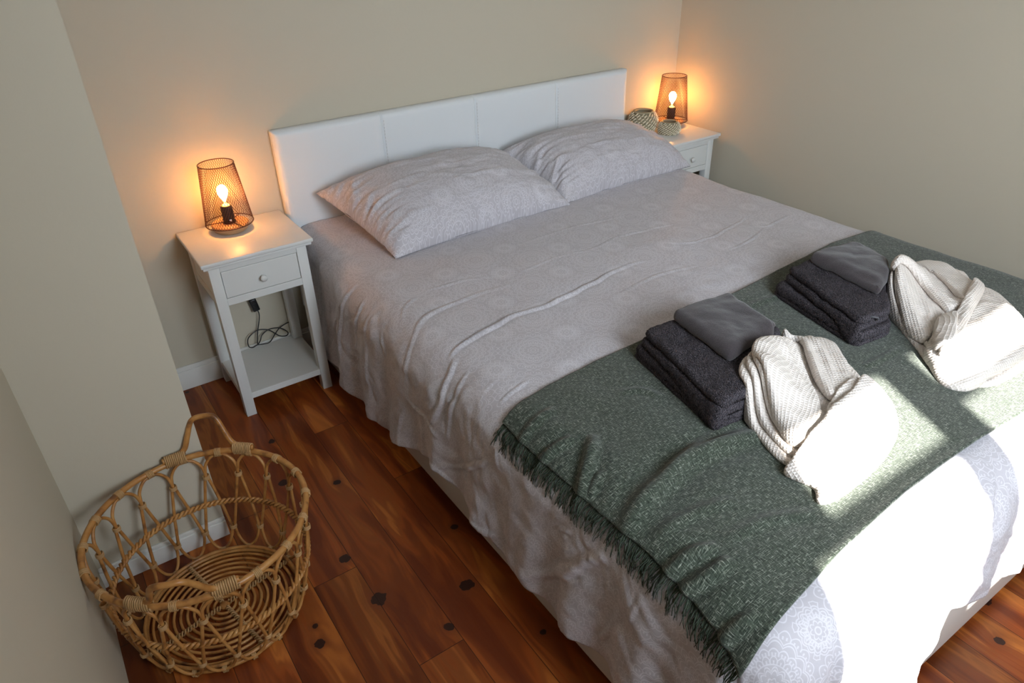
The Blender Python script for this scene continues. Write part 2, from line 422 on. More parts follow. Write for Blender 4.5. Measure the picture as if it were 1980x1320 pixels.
struct('window_1', [(ox0, wx0+.02, wy0, wy1, wz0, oz1), (wx1-.02, wx1, wy0, wy1, wz0, wz1),
                    (.085, .205, wy0, wy1, wz0, wz1),
                    (wx0, wx1, wy0, wy1, wz0, wz0+.012), (wx0, wx1, wy0, wy1, wz1-.005, oz1),
                    (wx0, .085, wy0, wy1, 1.735, 1.765), (wx0, wx0+.11, wy0, wy1, 1.74, wz1), (.205, wx1, wy0, wy1, 1.825, 1.872)], M['dirt'])  # upper left block is added out of view to trim sun on the throw
# skirting boards: plinth with a stepped, rounded cap
def skirting(name, x0, x1, y0, y1, h):
    bm = bmesh.new()
    if abs(x1-x0) > abs(y1-y0):
        s = -1
        box(bm, x0, x1, y0-.014, y0, 0, h*.82, .002); box(bm, x0, x1, y0-.010, y0, h*.80, h, .004)
    elif x0 < 0:
        box(bm, x0, x0+.014, y0, y1, 0, h*.82, .002); box(bm, x0, x0+.010, y0, y1, h*.80, h, .004)
    else:
        box(bm, x0-.014, x0, y0, y1, 0, h*.82, .002); box(bm, x0-.010, x0, y0, y1, h*.80, h, .004)
    tag(obj(name, bm, M['trim'], smooth=True, auto=35), kind='structure')
skirting('baseboard_back', XE, XR, 0, 0, .097)
skirting('baseboard_corner', XL, XE, YE, YE, .066)
skirting('baseboard_right', XR, XR, WIN_Y, -.014, .097)

# ------------------------------------------------------------------ bed
BW, BL = 1.66, 2.265
bed = empty('bed', (.83, 0, 0), 'double bed with a padded white headboard and pale upholstered base against the back wall', 'bed')
def par(o, p):   # geometry is written in world space; keep it there
    o.parent = p; o.matrix_parent_inverse = p.matrix_world.inverted() if False else Matrix.Translation(-p.location)
    return o
def child(name, bm, mat, p, **kw):
    o = obj(name, bm, mat, None, **kw); return par(o, p)
# headboard: front panel as a grid with rounded edges and three seams
def headboard():
    z0, z1, th, r = .20, .90, .052, .018
    seams = [BW*k/4 for k in (1, 2, 3)]
    xs = sorted(set([0, BW]+list(np.linspace(0, .03, 7))+list(np.linspace(BW-.03, BW, 7))+list(np.linspace(.03, BW-.03, 90))
                    +[s+d for s in seams for d in (-.012, -.008, -.005, -.003, -.0015, 0, .0015, .003, .005, .008, .012)]))
    zs = sorted(set(list(np.linspace(z0, z1-.03, 30))+list(np.linspace(z1-.03, z1, 8))))
    X, Z = np.meshgrid(xs, zs)
    e = np.minimum(np.minimum(X, BW-X), z1-Z); e = np.clip(e/.022, 0, 1)
    y = -th+r*(1-np.sqrt(np.clip(1-(1-e)**2, 0, 1)))
    for s in seams: y = y+.0045*np.exp(-((X-s)/.0028)**2)-.0025*np.exp(-((np.abs(X-s)-.012)/.006)**2)
    y = y+.0012*fbm(X*5, Z*5)
    V = np.stack([X, y, Z], -1)
    me = grid_mesh('headboard', V, np.stack([X, Z], -1)); o = link('headboard', me, M['leather'])
    bm = bmesh.new(); bm.from_mesh(me)
    # sides, top and back
    box(bm, .0, BW, -th+r, -.004, z0, z1, .004)
    bm.to_mesh(me); bm.free(); me.polygons.foreach_set('use_smooth', [True]*len(me.polygons)); me.set_sharp_from_angle(angle=math.radians(50))
    par(o, bed)
    for s in seams:
        bm = bmesh.new()
        for k in range(48):
            z = z1-.025-k*.0125
            if z < .42: break
            for d in (.006,):
                tube(bm, [(s+d, -th-.0018, z), (s+d, -th-.0030, z-.004), (s+d, -th-.0018, z-.008)], .0009, 5)
        st = obj('seam_stitching', bm, M['stitch'], None, smooth=True); st.parent = o
headboard()
bm = bmesh.new(); box(bm, .0, BW, -BL, -.055, .028, .30, .012, 3); child('bed_base', bm, M['base_fabric'], bed, smooth=True, auto=40)
bm = bmesh.new(); box(bm, .03, BW-.03, -BL+.03, -.06, .301, .520, .05, 4); child('mattress', bm, M['mattress'], bed, smooth=True)
for fx_ in (.10, BW-.10):
    for fy_ in (-.2, -BL+.12):
        bm = bmesh.new(); lathe(bm, [(0, 0), (.028, 0), (.03, .029), (0, .029)], 20, fx_, fy_); child('foot', bm, M['black'], bed, smooth=True, auto=40)

# ------------------------------------------------------------------ draped cloth over the bed
X0, X1, YF, ZT, RC = .08, 1.58, -2.17, .545, .11
def drape(u, v, off=0):
    u = np.asarray(u, float); v = np.asarray(v, float)
    qx = np.clip(u, X0, X1); qy = np.maximum(v, YF)
    dx = u-qx; dy = v-qy; d = np.hypot(dx, dy)+1e-9; nx = dx/d; ny = dy/d
    th = np.minimum(d/RC, PI/2); ex = np.maximum(d-RC*PI/2, 0)
    rr = (RC+off)*np.sin(th)+.06*ex; z = ZT-RC+(RC+off)*np.cos(th)-ex
    P = np.stack([qx+nx*rr, qy+ny*rr, z], -1)
    Nn = np.stack([nx*np.sin(th), ny*np.sin(th), np.cos(th)], -1)
    return P, Nn, d
DCR = [  # creases of the duvet: cloth polyline, height, width
 ([(1.024,-.894),(.916,-.874),(.748,-.89),(.592,-.882),(.432,-.898)], .006, .008),
 ([(.836,-1.07),(.712,-1.062),(.58,-1.09),(.42,-1.11),(.288,-1.106),(.14,-1.138),(.056,-1.166),(.016,-1.186)], .011, .011),
 ([(.404,-.938),(.24,-.926),(.124,-.942),(.04,-.982),(-.012,-1.01),(-.072,-1.03),(-.168,-1.006)], .012, .012),
 ([(.052,-1.182),(-.012,-1.214),(-.096,-1.218),(-.192,-1.154)], .014, .012),
 ([(.04,-1.258),(-.02,-1.274),(-.096,-1.258),(-.188,-1.246)], .012, .010),
 ([(-.18,-1.006),(-.188,-1.086),(-.192,-1.162),(-.204,-1.206)], .012, .010),
 ([(.068,-1.346),(.028,-1.354),(-.004,-1.374)], .007, .008),
 ([(.128,-1.398),(.052,-1.418),(.024,-1.426)], .007, .008),
 ([(-.04,-.50),(-.20,-.44),(-.38,-.314)], .011, .011),
 ([(.02,-.60),(-.16,-.55),(-.32,-.526)], .012, .012),
 ([(-.036,-.854),(-.12,-.89)], .008, .009),
 ([(-.02,-.58),(-.2,-.50),(-.344,-.45)], .008, .010),
 ([(.0,-.42),(-.2,-.36),(-.40,-.25)], .010, .012), ([(.0,-.34),(-.2,-.28),(-.40,-.18)], .010, .012),
 ([(.0,-.70),(-.16,-.66),(-.30,-.66)], .008, .010), ([(-.02,-.76),(-.2,-.75),(-.36,-.76)], .009, .012),
 ([(.116,-.83),(.052,-.878),(.02,-.926)], .007, .008),
 ([(-.328,-.954),(-.232,-.99)], .008, .010),
 ([(.156,-.818),(.268,-.822),(.384,-.862)], .006, .008),
 ([(-.316,-1.178),(-.196,-1.362),(-.112,-1.446)], .010, .010),
 ([(-.052,-1.486),(-.1,-1.502)], .008, .008),
 ([(-.384,-1.002),(-.344,-1.122),(-.308,-1.202),(-.34,-1.302)], .008, .012),
 ([(-.31,-1.87),(-.24,-1.90),(-.16,-1.925)], .014, .010),
 ([(-.108,-1.714),(-.092,-1.766)], .008, .010),
 ([(-.356,-1.602),(-.268,-1.706),(-.14,-1.81),(-.044,-1.886)], .014, .020),
 ([(-.332,-1.202),(-.376,-1.278),(-.348,-1.418),(-.316,-1.522)], .012, .016),
 ([(-.16,-1.954),(-.084,-1.978)], .010, .009),
 ([(.13,-2.50),(.125,-2.33),(.18,-2.22)], .014, .018),
 ([(.3,-2.53),(.244,-2.36),(.30,-2.25)], .014, .018),
 ([(.69,-2.50),(.56,-2.36),(.628,-2.27),(.72,-2.2)], .016, .022),
 ([(.9,-2.52),(.85,-2.36),(.88,-2.22)], .014, .02),
 ([(.9,-.87),(1.036,-.882),(1.144,-.906)], .006, .008),
 ([(.98,-1.018),(1.1,-1.066),(1.3,-1.038),(1.392,-1.014)], .007, .008),
 ([(1.076,-1.178),(1.244,-1.158),(1.388,-1.11)], .006, .007),
 ([(1.336,-1.082),(1.388,-1.11),(1.584,-1.086)], .006, .008),
 ([(.55,-1.2),(.75,-1.17),(.95,-1.19)], .004, .009), ([(.5,-.72),(.8,-.70),(1.1,-.74)], .004, .009),
]
HL_ = [(-.0,-.40),(-.19,-.44),(-.36,-.425),(-.57,-.41),(-.73,-.425),(-.97,-.40),(-1.13,-.35),(-1.25,-.31),(-1.41,-.335),(-1.58,-.36),(-1.71,-.375),(-1.87,-.375),(-1.94,-.368),(-2.17,-.36)]
HF_ = [(-.2,-2.55),(.1,-2.56),(.30,-2.60),(.42,-2.585),(.436,-2.53),(.5,-2.51),(.56,-2.49),(.612,-2.515),(.70,-2.505),(.78,-2.53),(.864,-2.56),(1.1,-2.55),(1.3,-2.52),(1.7,-2.54)]
def duvet():
    # cloth coordinates: the sheet is a rectangle whose edges follow the measured hems
    nu, nv = 500, 500
    a = np.linspace(0, 1, nu); b_ = np.linspace(0, 1, nv)
    # u from the left hem to the right hem, v from the headboard to the foot hem
    A, B = np.meshgrid(a, b_)
    v0 = -.058
    vguess = v0+(-2.53-v0)*B
    ul = np.interp(-vguess, [-q[0] for q in HL_], [q[1] for q in HL_])
    # corner: bring the hem in so that the drop is even round the corner
    cut = np.clip((-2.17-vguess)/.36, 0, 1)
    ul = ul+cut**2*.20
    ur = 1.58+.42-cut**2*.20
    # concentrate columns evenly
    u = ul+(ur-ul)*A
    vf = np.interp(u, [q[0] for q in HF_], [q[1] for q in HF_])
    cu = np.clip((X0-u)/.44, 0, 1)+np.clip((u-X1)/.42, 0, 1)
    vf = vf+cu**2*.20
    v = v0+(vf-v0)*B
    P, Nn, d = drape(u, v)
    z = .0045*fbm(u*4, v*4, 3)+.004*fbm(u*13+3, v*9, 3)*np.clip(d/.08, .25, 1.3)
    # loose vertical folds of the drop
    s = np.where(v < YF, u*1.0, v)
    side = np.clip((d-.10)/.3, 0, 1)
    z = z+side*(.010*np.sin(s*31+2*vnoise(s*3, d*2))+.008*vnoise(s*22, d*3))*np.where(u < .8, 1, .5)
    RS[:] = [.62, .52]; z = z+ridges(u+.006*vnoise(u*18, v*18), v+.006*vnoise(u*18+7, v*18), DCR)*(.75+.5*vnoise(u*9, v*9)); RS[:] = [1, 1]
    # small puckers of the drop
    z = z+np.clip((d-.03)/.15, 0, 1)*.0035*np.abs(fbm(u*11+v*6, v*23+3*vnoise(u*6, v*6), 2))
    # crown and sag of the top
    z = z+.006*np.exp(-((u-.83)/.6)**2)*np.clip(1-d/.1, 0, 1)
    # fine long wrinkles across the bed
    z = z+.0016*np.clip(vnoise(u*2.2, v*26+2*vnoise(u*2, v*3)), .1, 1)*np.clip(1-d/.1, 0, 1)
    V = P+Nn*z[..., None]
    tuck = np.clip((v+.50)/.12, 0, 1)*np.clip((d-.05)/.1, 0, 1)
    V[..., 0] += .032*tuck*np.where(u < .8, 1, -1)
    me = grid_mesh('duvet', V, np.stack([u, v], -1))
    o = link('duvet', me, M['duvet'])
    md = o.modifiers.new('t', 'SOLIDIFY'); md.thickness = .004; md.offset = -1
    return tag(o, 'large pale grey lilac duvet with a white lace print, draped over the bed', 'duvet')
duvet()

BCR = [([(.42,-1.885),(.328,-1.858),(.224,-1.846),(.132,-1.862),(.056,-1.878),(-.01,-1.905)], .017, .018),
 ([(.112,-1.666),(.04,-1.734),(-.016,-1.778)], .014, .011),
 ([(.056,-1.758),(.0,-1.79)], .009, .009),
 ([(.08,-2.042),(.04,-2.022),(-.004,-2.014),(-.036,-2.002)], .012, .010),
 ([(.08,-2.074),(.032,-2.07),(-.036,-2.042)], .010, .010),
 ([(.072,-1.646),(.016,-1.638),(-.016,-1.634)], .009, .009),
 ([(.036,-2.17),(-.01,-2.158),(-.05,-2.15)], .010, .009),
 ([(.396,-1.814),(.284,-1.818),(.184,-1.842),(.12,-1.862)], .004, .009),
 ([(.26,-1.574),(.31,-1.60),(.328,-1.65)], .004, .009),
 ([(.968,-1.862),(.856,-1.862),(.812,-1.858)], .004, .008),
 ([(.2,-1.98),(.12,-1.96),(.02,-1.95)], .006, .012), ([(.10,-1.54),(.04,-1.55),(-.02,-1.56)], .006, .010),
 ([(.3,-2.09),(.2,-2.05),(.1,-2.04)], .005, .012), ([(.7,-1.50),(.85,-1.48),(1.0,-1.50)], .004, .01)]
def throw_top(x): return np.interp(x, [-.1,-.004,.044,.136,.3,.464,.764,1.096,1.392,1.604,1.75,2.0],
                                   [-1.47,-1.475,-1.47,-1.455,-1.44,-1.435,-1.415,-1.378,-1.36,-1.375,-1.40,-1.41])
def throw_foot(x): return np.interp(x, [-.1,-.02,.05,.15,.25,.49,.70,.94,1.6,2.0], [-2.21,-2.205,-2.195,-2.183,-2.172,-2.154,-2.157,-2.168,-2.16,-2.15])
def throw_left(v): return np.interp(-v, [1.4,1.48,1.78,1.93,2.05,2.13,2.2], [.0,-.005,-.005,.000,-.010,-.020,-.045])
def throw_height(u, v, d):
    return .013+.0035*fbm(u*6+9, v*6, 3)+.003*vnoise(u*20, v*14)*np.clip((.25-u)*5, .15, 1)+ridges(u, v, BCR)+.004*np.exp(-((v-throw_foot(u))/.01)**2)
throw = empty('throw_blanket', (.85, -1.8, .545), 'dark green heathered throw blanket with fringed ends across the foot of the bed', 'blanket')
def throw_blanket():
    nu, nv = 420, 190
    A, B = np.meshgrid(np.linspace(0, 1, nu), np.linspace(0, 1, nv))
    ul = throw_left(-1.4-.8*B); u = ul+(1.93-ul)*A
    v = throw_top(u)+(throw_foot(u)-throw_top(u))*B
    P, Nn, d = drape(u, v); V = P+Nn*throw_height(u, v, d)[..., None]
    me = grid_mesh('throw_cloth', V, np.stack([u, v], -1)); o = link('cloth', me, M['throw']); par(o, throw)
    md = o.modifiers.new('t', 'SOLIDIFY'); md.thickness = .006; md.offset = -1
    # fringe: twisted yarn ends hanging from the left edge
    bm = bmesh.new(); n = 420
    vv = np.linspace(-1.475, -2.20, n)
    for k in range(n):
        v0 = vv[k]+rnd.uniform(-.001, .001); L_ = rnd.uniform(.028, .060); sw = rnd.uniform(-.35, .35)+.25*math.sin(v0*37); curl = rnd.uniform(-1, 1)
        us = []; 
        for j in range(7):
            q = j/6
            us.append((float(throw_left(v0))+.004-L_*q, v0+L_*sw*q*.7+.006*curl*math.sin(q*5)*q, .010+.006*abs(math.sin(q*3))*rnd.uniform(.2, 1.2)))
        U = np.array(us); P, Nn, d = drape(U[:, 0], U[:, 1]); hh = throw_height(U[:1, 0], U[:1, 1], d[:1])[0]
        mixq = np.linspace(1, 0, 7)
        V = P+Nn*(U[:, 2]*.9+mixq*(hh-.010))[:, None]
        tube(bm, [tuple(x) for x in V], rnd.uniform(.0008, .0015), 4, rfn=lambda t: 1.1-.4*t)
    f = obj('fringe', bm, M['fringe'], None, smooth=True); par(f, throw); f['kind'] = 'stuff'
throw_blanket()

# ------------------------------------------------------------------ pillows
def pillow(name, c00, c10, c11, c01, T, label, seed):
    """corners: front-left, front-right, back-right, back-left"""
    n = 130
    A, B = np.meshgrid(np.linspace(-1, 1, n), np.linspace(-1, 1, n))
    A = np.sin(A*PI/2)*.35+A*.65; B = np.sin(B*PI/2)*.35+B*.65
    c = [np.array(q, float) for q in (c00, c10, c11, c01)]
    # edges draw in between the corners
    a = A*(1-.045*(1-B**2)*np.abs(A)**2); b = B*(1-.075*(1-A**2)*np.abs(B)**2)
    s, t = (a+1)/2, (b+1)/2
    base = ((1-s)*(1-t))[..., None]*c[0]+(s*(1-t))[..., None]*c[1]+(s*t)[..., None]*c[2]+((1-s)*t)[..., None]*c[3]
    ex = np.cross(c[1]-c[0], c[3]-c[0]); ex = ex/np.linalg.norm(ex)
    # sag against the headboard: the middle of the back edge is higher and rounder
    prof = (np.clip(1-np.abs(A)**3.2, 0, 1)*np.clip(1-np.abs(B)**2.6, 0, 1))**.55
    edge = np.exp(-((1-np.abs(A))/.22)**2); edb = np.exp(-((1-np.abs(B))/.16)**2)
    w1 = edge*vnoise(B*9+seed*7+2*vnoise(A*4, B*2+seed), A*2.0+seed)+edge*.6*vnoise(B*19+seed*3, A*5)
    w2 = edb*.5*vnoise(A*13+seed*5, B*3)
    diag = .5*np.exp(-((np.hypot(np.abs(A)-1, np.abs(B)-1))/.3)**2)*vnoise((A-B)*9+seed, (A+B)*3)
    wr = (w1*.8+w2+diag)*.028*np.clip(prof*1.5, .12, 1)+.004*fbm(A*3+seed, B*3, 3)*prof
    wr = wr+.006*prof*np.clip(fbm(A*5+B*2+seed, B*9, 2), 0, 1)
    out = []
    for sgn, tt in ((1, T*.72), (-1, T*.28)):
        V = base+ex*((prof*tt+ (wr if sgn > 0 else .3*wr)*1.0)*sgn)[..., None]
        V[..., 2] = np.maximum(V[..., 2], .549)
        V[..., 1] = np.minimum(V[..., 1], -.060)
        out.append(V)
    UV = np.stack([base[..., 0]+seed, B*.24+seed*.37], -1)
    me = grid_mesh(name, out[0], UV)
    me2 = grid_mesh('tmp', out[1], UV)
    bm = bmesh.new(); bm.from_mesh(me); k = len(bm.faces); bm.from_mesh(me2); bm.faces.ensure_lookup_table()
    bmesh.ops.reverse_faces(bm, faces=bm.faces[k:]); bmesh.ops.remove_doubles(bm, verts=bm.verts, dist=.0002)
    bm.to_mesh(me); bm.free(); bpy.data.meshes.remove(me2)
    o = link(name, me, M['duvet']); tag(o, label, 'pillow', 'pillows against the headboard')
    # piped hem of the open end
    return o
pillow('pillow', (.185, -.548, .553), (.955, -.525, .556), (.865, -.10, .675), (.100, -.10, .672), .20,
       'lace print pillow nearer the left bedside table, its corner catching orange lamplight', 1)
pillow('pillow', (.945, -.505, .556), (1.655, -.485, .556), (1.600, -.10, .640), (.870, -.10, .665), .20,
       'lace print pillow on the right half of the bed, nearer the seagrass baskets', 3)

# ------------------------------------------------------------------ bedside tables
def nightstand(x0, wd, label):
    y0, y1, h = -.0132, -.35, .6135      # back, front of the top
    ins, lw = .022, .035
    ns = empty('bedside_table', (x0+wd/2, (y0+y1)/2, 0), label, 'bedside table', 'white bedside tables')
    a, b_ = x0+ins, x0+wd-ins; f, k = y1+ins, y0-.004
    bm = bmesh.new()   # top: slab with a stepped moulding below
    box(bm, x0, x0+wd, y1, y0, h-.014, h, .004, 3); box(bm, x0+.006, x0+wd-.006, y1+.006, y0, h-.024, h-.014, .003, 2)
    child('table_top', bm, M['white'], ns, smooth=True, auto=40)
    for lx in (a, b_-lw):
        for ly in (f, k-lw):
            bm = bmesh.new(); box(bm, lx, lx+lw, ly, ly+lw, 0, h-.024, .0018); child('leg', bm, M['white'], ns, smooth=True, auto=40)
    zb = .445
    bm = bmesh.new()   # front frame round the drawer
    dx0, dx1, dz0, dz1 = a+lw-.004, b_-lw+.004, .472, .566
    box(bm, a+lw, b_-lw, f+.002, f+.02, dz1+.0015, h-.024, .001); box(bm, a+lw, b_-lw, f+.002, f+.02, zb, dz0-.0015, .001)
    child('front_rail', bm, M['white'], ns)
    bm = bmesh.new(); box(bm, a+lw+.0015, b_-lw-.0015, f+.0025, f+.20, dz0, dz1, .0015); dr = child('drawer', bm, M['white'], ns)
    bm = bmesh.new()   # turned knob, axis along y
    lathe(bm, [(0, 0), (.006, 0), (.0055, .004), (.005, .008), (.009, .012), (.0115, .016), (.0115, .020), (.008, .0235), (0, .025)], 24)
    bmesh.ops.rotate(bm, verts=bm.verts, cent=(0, 0, 0), matrix=Matrix.Rotation(PI/2, 3, 'X'))
    bmesh.ops.translate(bm, verts=bm.verts, vec=((a+b_)/2, f+.003, (dz0+dz1)/2-.004))
    kn = obj('knob', bm, M['white'], None, smooth=True); par(kn, ns); kn.parent = dr; kn.matrix_parent_inverse = Matrix.Identity(4)
    for sx in (a+.006, b_-.018):   # side panels, recessed between the legs, with a frame above and below
        bm = bmesh.new()
        box(bm, sx, sx+.012, f+lw, k-lw, zb, h-.024)
        sgn = -1 if sx < (a+b_)/2 else 1
        xx = sx-.003 if sgn < 0 else sx+.003
        box(bm, xx, xx+.012, f+lw, k-lw, zb, zb+.03, .001); box(bm, xx, xx+.012, f+lw, k-lw, h-.05, h-.024, .001)
        child('side_panel', bm, M['white'], ns)
    bm = bmesh.new(); box(bm, a+lw, b_-lw, k-.02, k-.008, zb+.06, h-.024); child('back_rail', bm, M['white'], ns)
    bm = bmesh.new(); box(bm, a+.004, b_-.004, f+.003, k-.003, .067, .091, .0015); child('lower_shelf', bm, M['white'], ns)
    return ns
nightstand(-.3874, .3695, 'white bedside table with drawer and open shelf, left of the bed, black cable behind')
nightstand(1.668, .326, 'white bedside table in the room corner, mostly hidden by the pillow')

# ------------------------------------------------------------------ lamps
def make_shade_mesh():
    bm = bmesh.new(); z0, z1, r0, r1 = .0285, .234, .0795, .0575
    n = 54; seg = 26; turn = 1.55
    for sg in (1, -1):
        for i in range(n):
            pts = []
            for j in range(seg+1):
                t = j/seg; a = 2*PI*i/n+sg*turn*t; r = r0+(r1-r0)*t
                pts.append((r*math.cos(a), r*math.sin(a), z0+(z1-z0)*t))
            tube(bm, pts, .00066, 3, caps=False)
    for r, z, q in ((r0, z0, .0016), (r1, z1, .0016)):
        tube(bm, [(r*math.cos(2*PI*k/64), r*math.sin(2*PI*k/64), z) for k in range(64)], q, 6, closed=True)
    me = bpy.data.meshes.new('lamp_shade'); bm.to_mesh(me); bm.free(); me.materials.append(M['mesh'])
    me.polygons.foreach_set('use_smooth', [True]*len(me.polygons)); return me
def make_lamp():
    T = empty('table_lamp', (0, 0, 0), 'x', 'lamp', 'lit mesh table lamps')
    bm = bmesh.new(); lathe(bm, [(0, 0), (.050, 0), (.055, .004), (.062, .020), (.063, .025), (.060, .028), (0, .028)], 56); obj('lamp_base', bm, M['lampwood'], T, True, 40)
    sh = bpy.data.objects.new('lamp_shade', make_shade_mesh()); COL.objects.link(sh); sh.parent = T
    bm = bmesh.new()
    for k in range(3):
        a = 2*PI*k/3-1.25; tube(bm, [(.012*math.cos(a), .012*math.sin(a), .031), (.0795*math.cos(a), .0795*math.sin(a), .030)], .0013, 6)
    lathe(bm, [(0, .029), (.022, .029), (.022, .033), (0, .033)], 32); o = obj('shade_spider', bm, M['mesh'], None, True, 40); o.parent = sh
    bm = bmesh.new(); lathe(bm, [(0, .033), (.0165, .033), (.0185, .038), (.0185, .086), (.0165, .089), (.0135, .089), (.0135, .08), (0, .08)], 36)
    for k in range(24):
        a = 2*PI*k/24; tube(bm, [(.0185*math.cos(a), .0185*math.sin(a), .040), (.0185*math.cos(a), .0185*math.sin(a), .084)], .0011, 5)
    obj('lamp_socket', bm, M['socket'], T, True, 40)
    bm = bmesh.new(); lathe(bm, [(.0035, .104), (.0055, .110), (.012, .120), (.0165, .130), (.0178, .139), (.0165, .149), (.011, .157), (.005, .1605), (0, .1615)], 32)
    bu = obj('bulb', bm, M['bulb'], T, True); bu['label'] = 'glowing bulb'
    bm = bmesh.new(); lathe(bm, [(0, .086), (.0125, .0865), (.0125, .091), (.006, .094), (.0032, .099), (.0035, .104)], 28)
    ne = obj('bulb_neck', bm, M['filament'], None, True); ne.parent = bu
    bm = bmesh.new(); box(bm, -.004, .004, -.0205, -.017, .036, .043, .0008)
    c_ = obj('screw', bm, M['chrome'], T)
    return T
def copy_tree(o, parent=None):
    c_ = o.copy(); COL.objects.link(c_); c_.parent = parent
    for ch in [q for q in bpy.data.objects if q.parent == o]: copy_tree(ch, c_)
    return c_
lamp = make_lamp(); lamp.location = (-.219, -.103, .6136); lamp.rotation_euler.z = .0
lamp['label'] = 'lit copper mesh table lamp on the left bedside table, beside the headboard'
lamp2 = copy_tree(lamp); lamp2.location = (1.905, -.105, .6136); lamp2.rotation_euler.z = .5
lamp2['label'] = 'lit copper mesh table lamp in the room corner, behind the two seagrass baskets'
# cable with switch behind the left table, belongs to the left lamp
def cable():
    Y = -.028
    P = [(-.232, -.075, .640), (-.225, -.035, .6185), (-.222, -.0095, .607), (-.208, -.0085, .45), (-.197, -.013, .33), (-.1935, -.022, .295)]
    bm = bmesh.new(); tube(bm, catmull(P, 8), .0022, 8)
    A = [(-.183, .250), (-.181, .235), (-.184, .2075), (-.202, .150), (-.212, .108), (-.200, .118), (-.187, .137), (-.156, .1515), (-.116, .146), (-.089, .117), (-.096, .100), (-.123, .111), (-.153, .147), (-.176, .1587), (-.2065, .1607), (-.241, .143), (-.248, .112), (-.234, .096), (-.213, .100)]
    pts = [(x, Y-.004*math.sin(i*1.7), z) for i, (x, z) in enumerate(A)]
    pts += [(-.19, Y, .0975), (-.165, Y, .097), (-.139, Y, .124), (-.116, Y, .145), (-.085, Y, .156), (-.062, -.016, .150)]
    tube(bm, catmull(pts, 8), .0022, 8)
    o = obj('power_cord', bm, M['black'], lamp, True); o.matrix_parent_inverse = Matrix.Translation(-lamp.location)
    bm = bmesh.new(); box(bm, -.0135, .0135, -.008, .008, -.032, .022, .005, 3)
    box(bm, -.006, .006, -.010, -.007, -.012, .004, .001)
    bmesh.ops.rotate(bm, verts=bm.verts, cent=(0, 0, 0), matrix=Matrix.Rotation(-.16, 3, 'Y')); bmesh.ops.translate(bm, verts=bm.verts, vec=(-.190, -.026, .277))
    s = obj('cord_switch', bm, M['black'], None, True, 40); s.parent = o
cable()

# ------------------------------------------------------------------ small seagrass baskets
def pot(cx, cy, R, H, label, tilt=0):
    e_ = empty('seagrass_basket', (cx, cy, .6136), label, 'basket', 'small seagrass baskets')
    nc = 8; bm = bmesh.new(); bw = bmesh.new(); prof = []
    for k in range(nc):
        t = (k+.5)/nc; z = H*t; r = R*(.62+.38*math.sin(PI*min(1, (t*.92+.10)))**.6) if t < .8 else R*(.62+.38*math.sin(PI*min(1, t*.92+.10))**.6)
        prof.append((r-H/nc/2, z)); q = H/nc*.56
        tube(bm, [((r-q)*math.cos(2*PI*j/48), (r-q)*math.sin(2*PI*j/48), z) for j in range(48)], q, 8, closed=True)
    lathe(bm, [(0, .001), (prof[0][0], .001), (prof[0][0], .006), (0, .006)], 32)
    body = obj('woven_body', bm, M['seagrass'], e_, True)
    # slanted white straw stitches running over the coils
    for i in range(18):
        for sg in (1,):
            a0 = 2*PI*i/22; pts = []
            for j in range(nc*4+1):
                t = j/(nc*4); k = min(int(t*nc), nc-1); r, z = prof[k]
                zz = H*(.03+.95*t)
                rr = np.interp(zz, [p_[1] for p_ in prof], [p_[0] for p_ in prof])+H/nc*.52+.0012
                a = a0+t*1.5
                if int(t*nc*2+i) % 3 != 2 or True: pts.append((rr*math.cos(a), rr*math.sin(a), zz))
            L_ = len(pts); step = 4
            for s0 in range((i % 2)*2, L_-step, step+1):
                tube(bw, pts[s0:s0+step+1], .0026*R/.07, 5)
    w_ = obj('straw_stitching', bw, M['straw_white'], None, True); w_.parent = body
    return e_
pot(1.742, -.082, .070, .095, 'larger round seagrass basket with pale diagonal stitching, beside the headboard')
pot(1.803, -.196, .053, .057, 'smaller round seagrass basket at the front of the table, before the lamp')

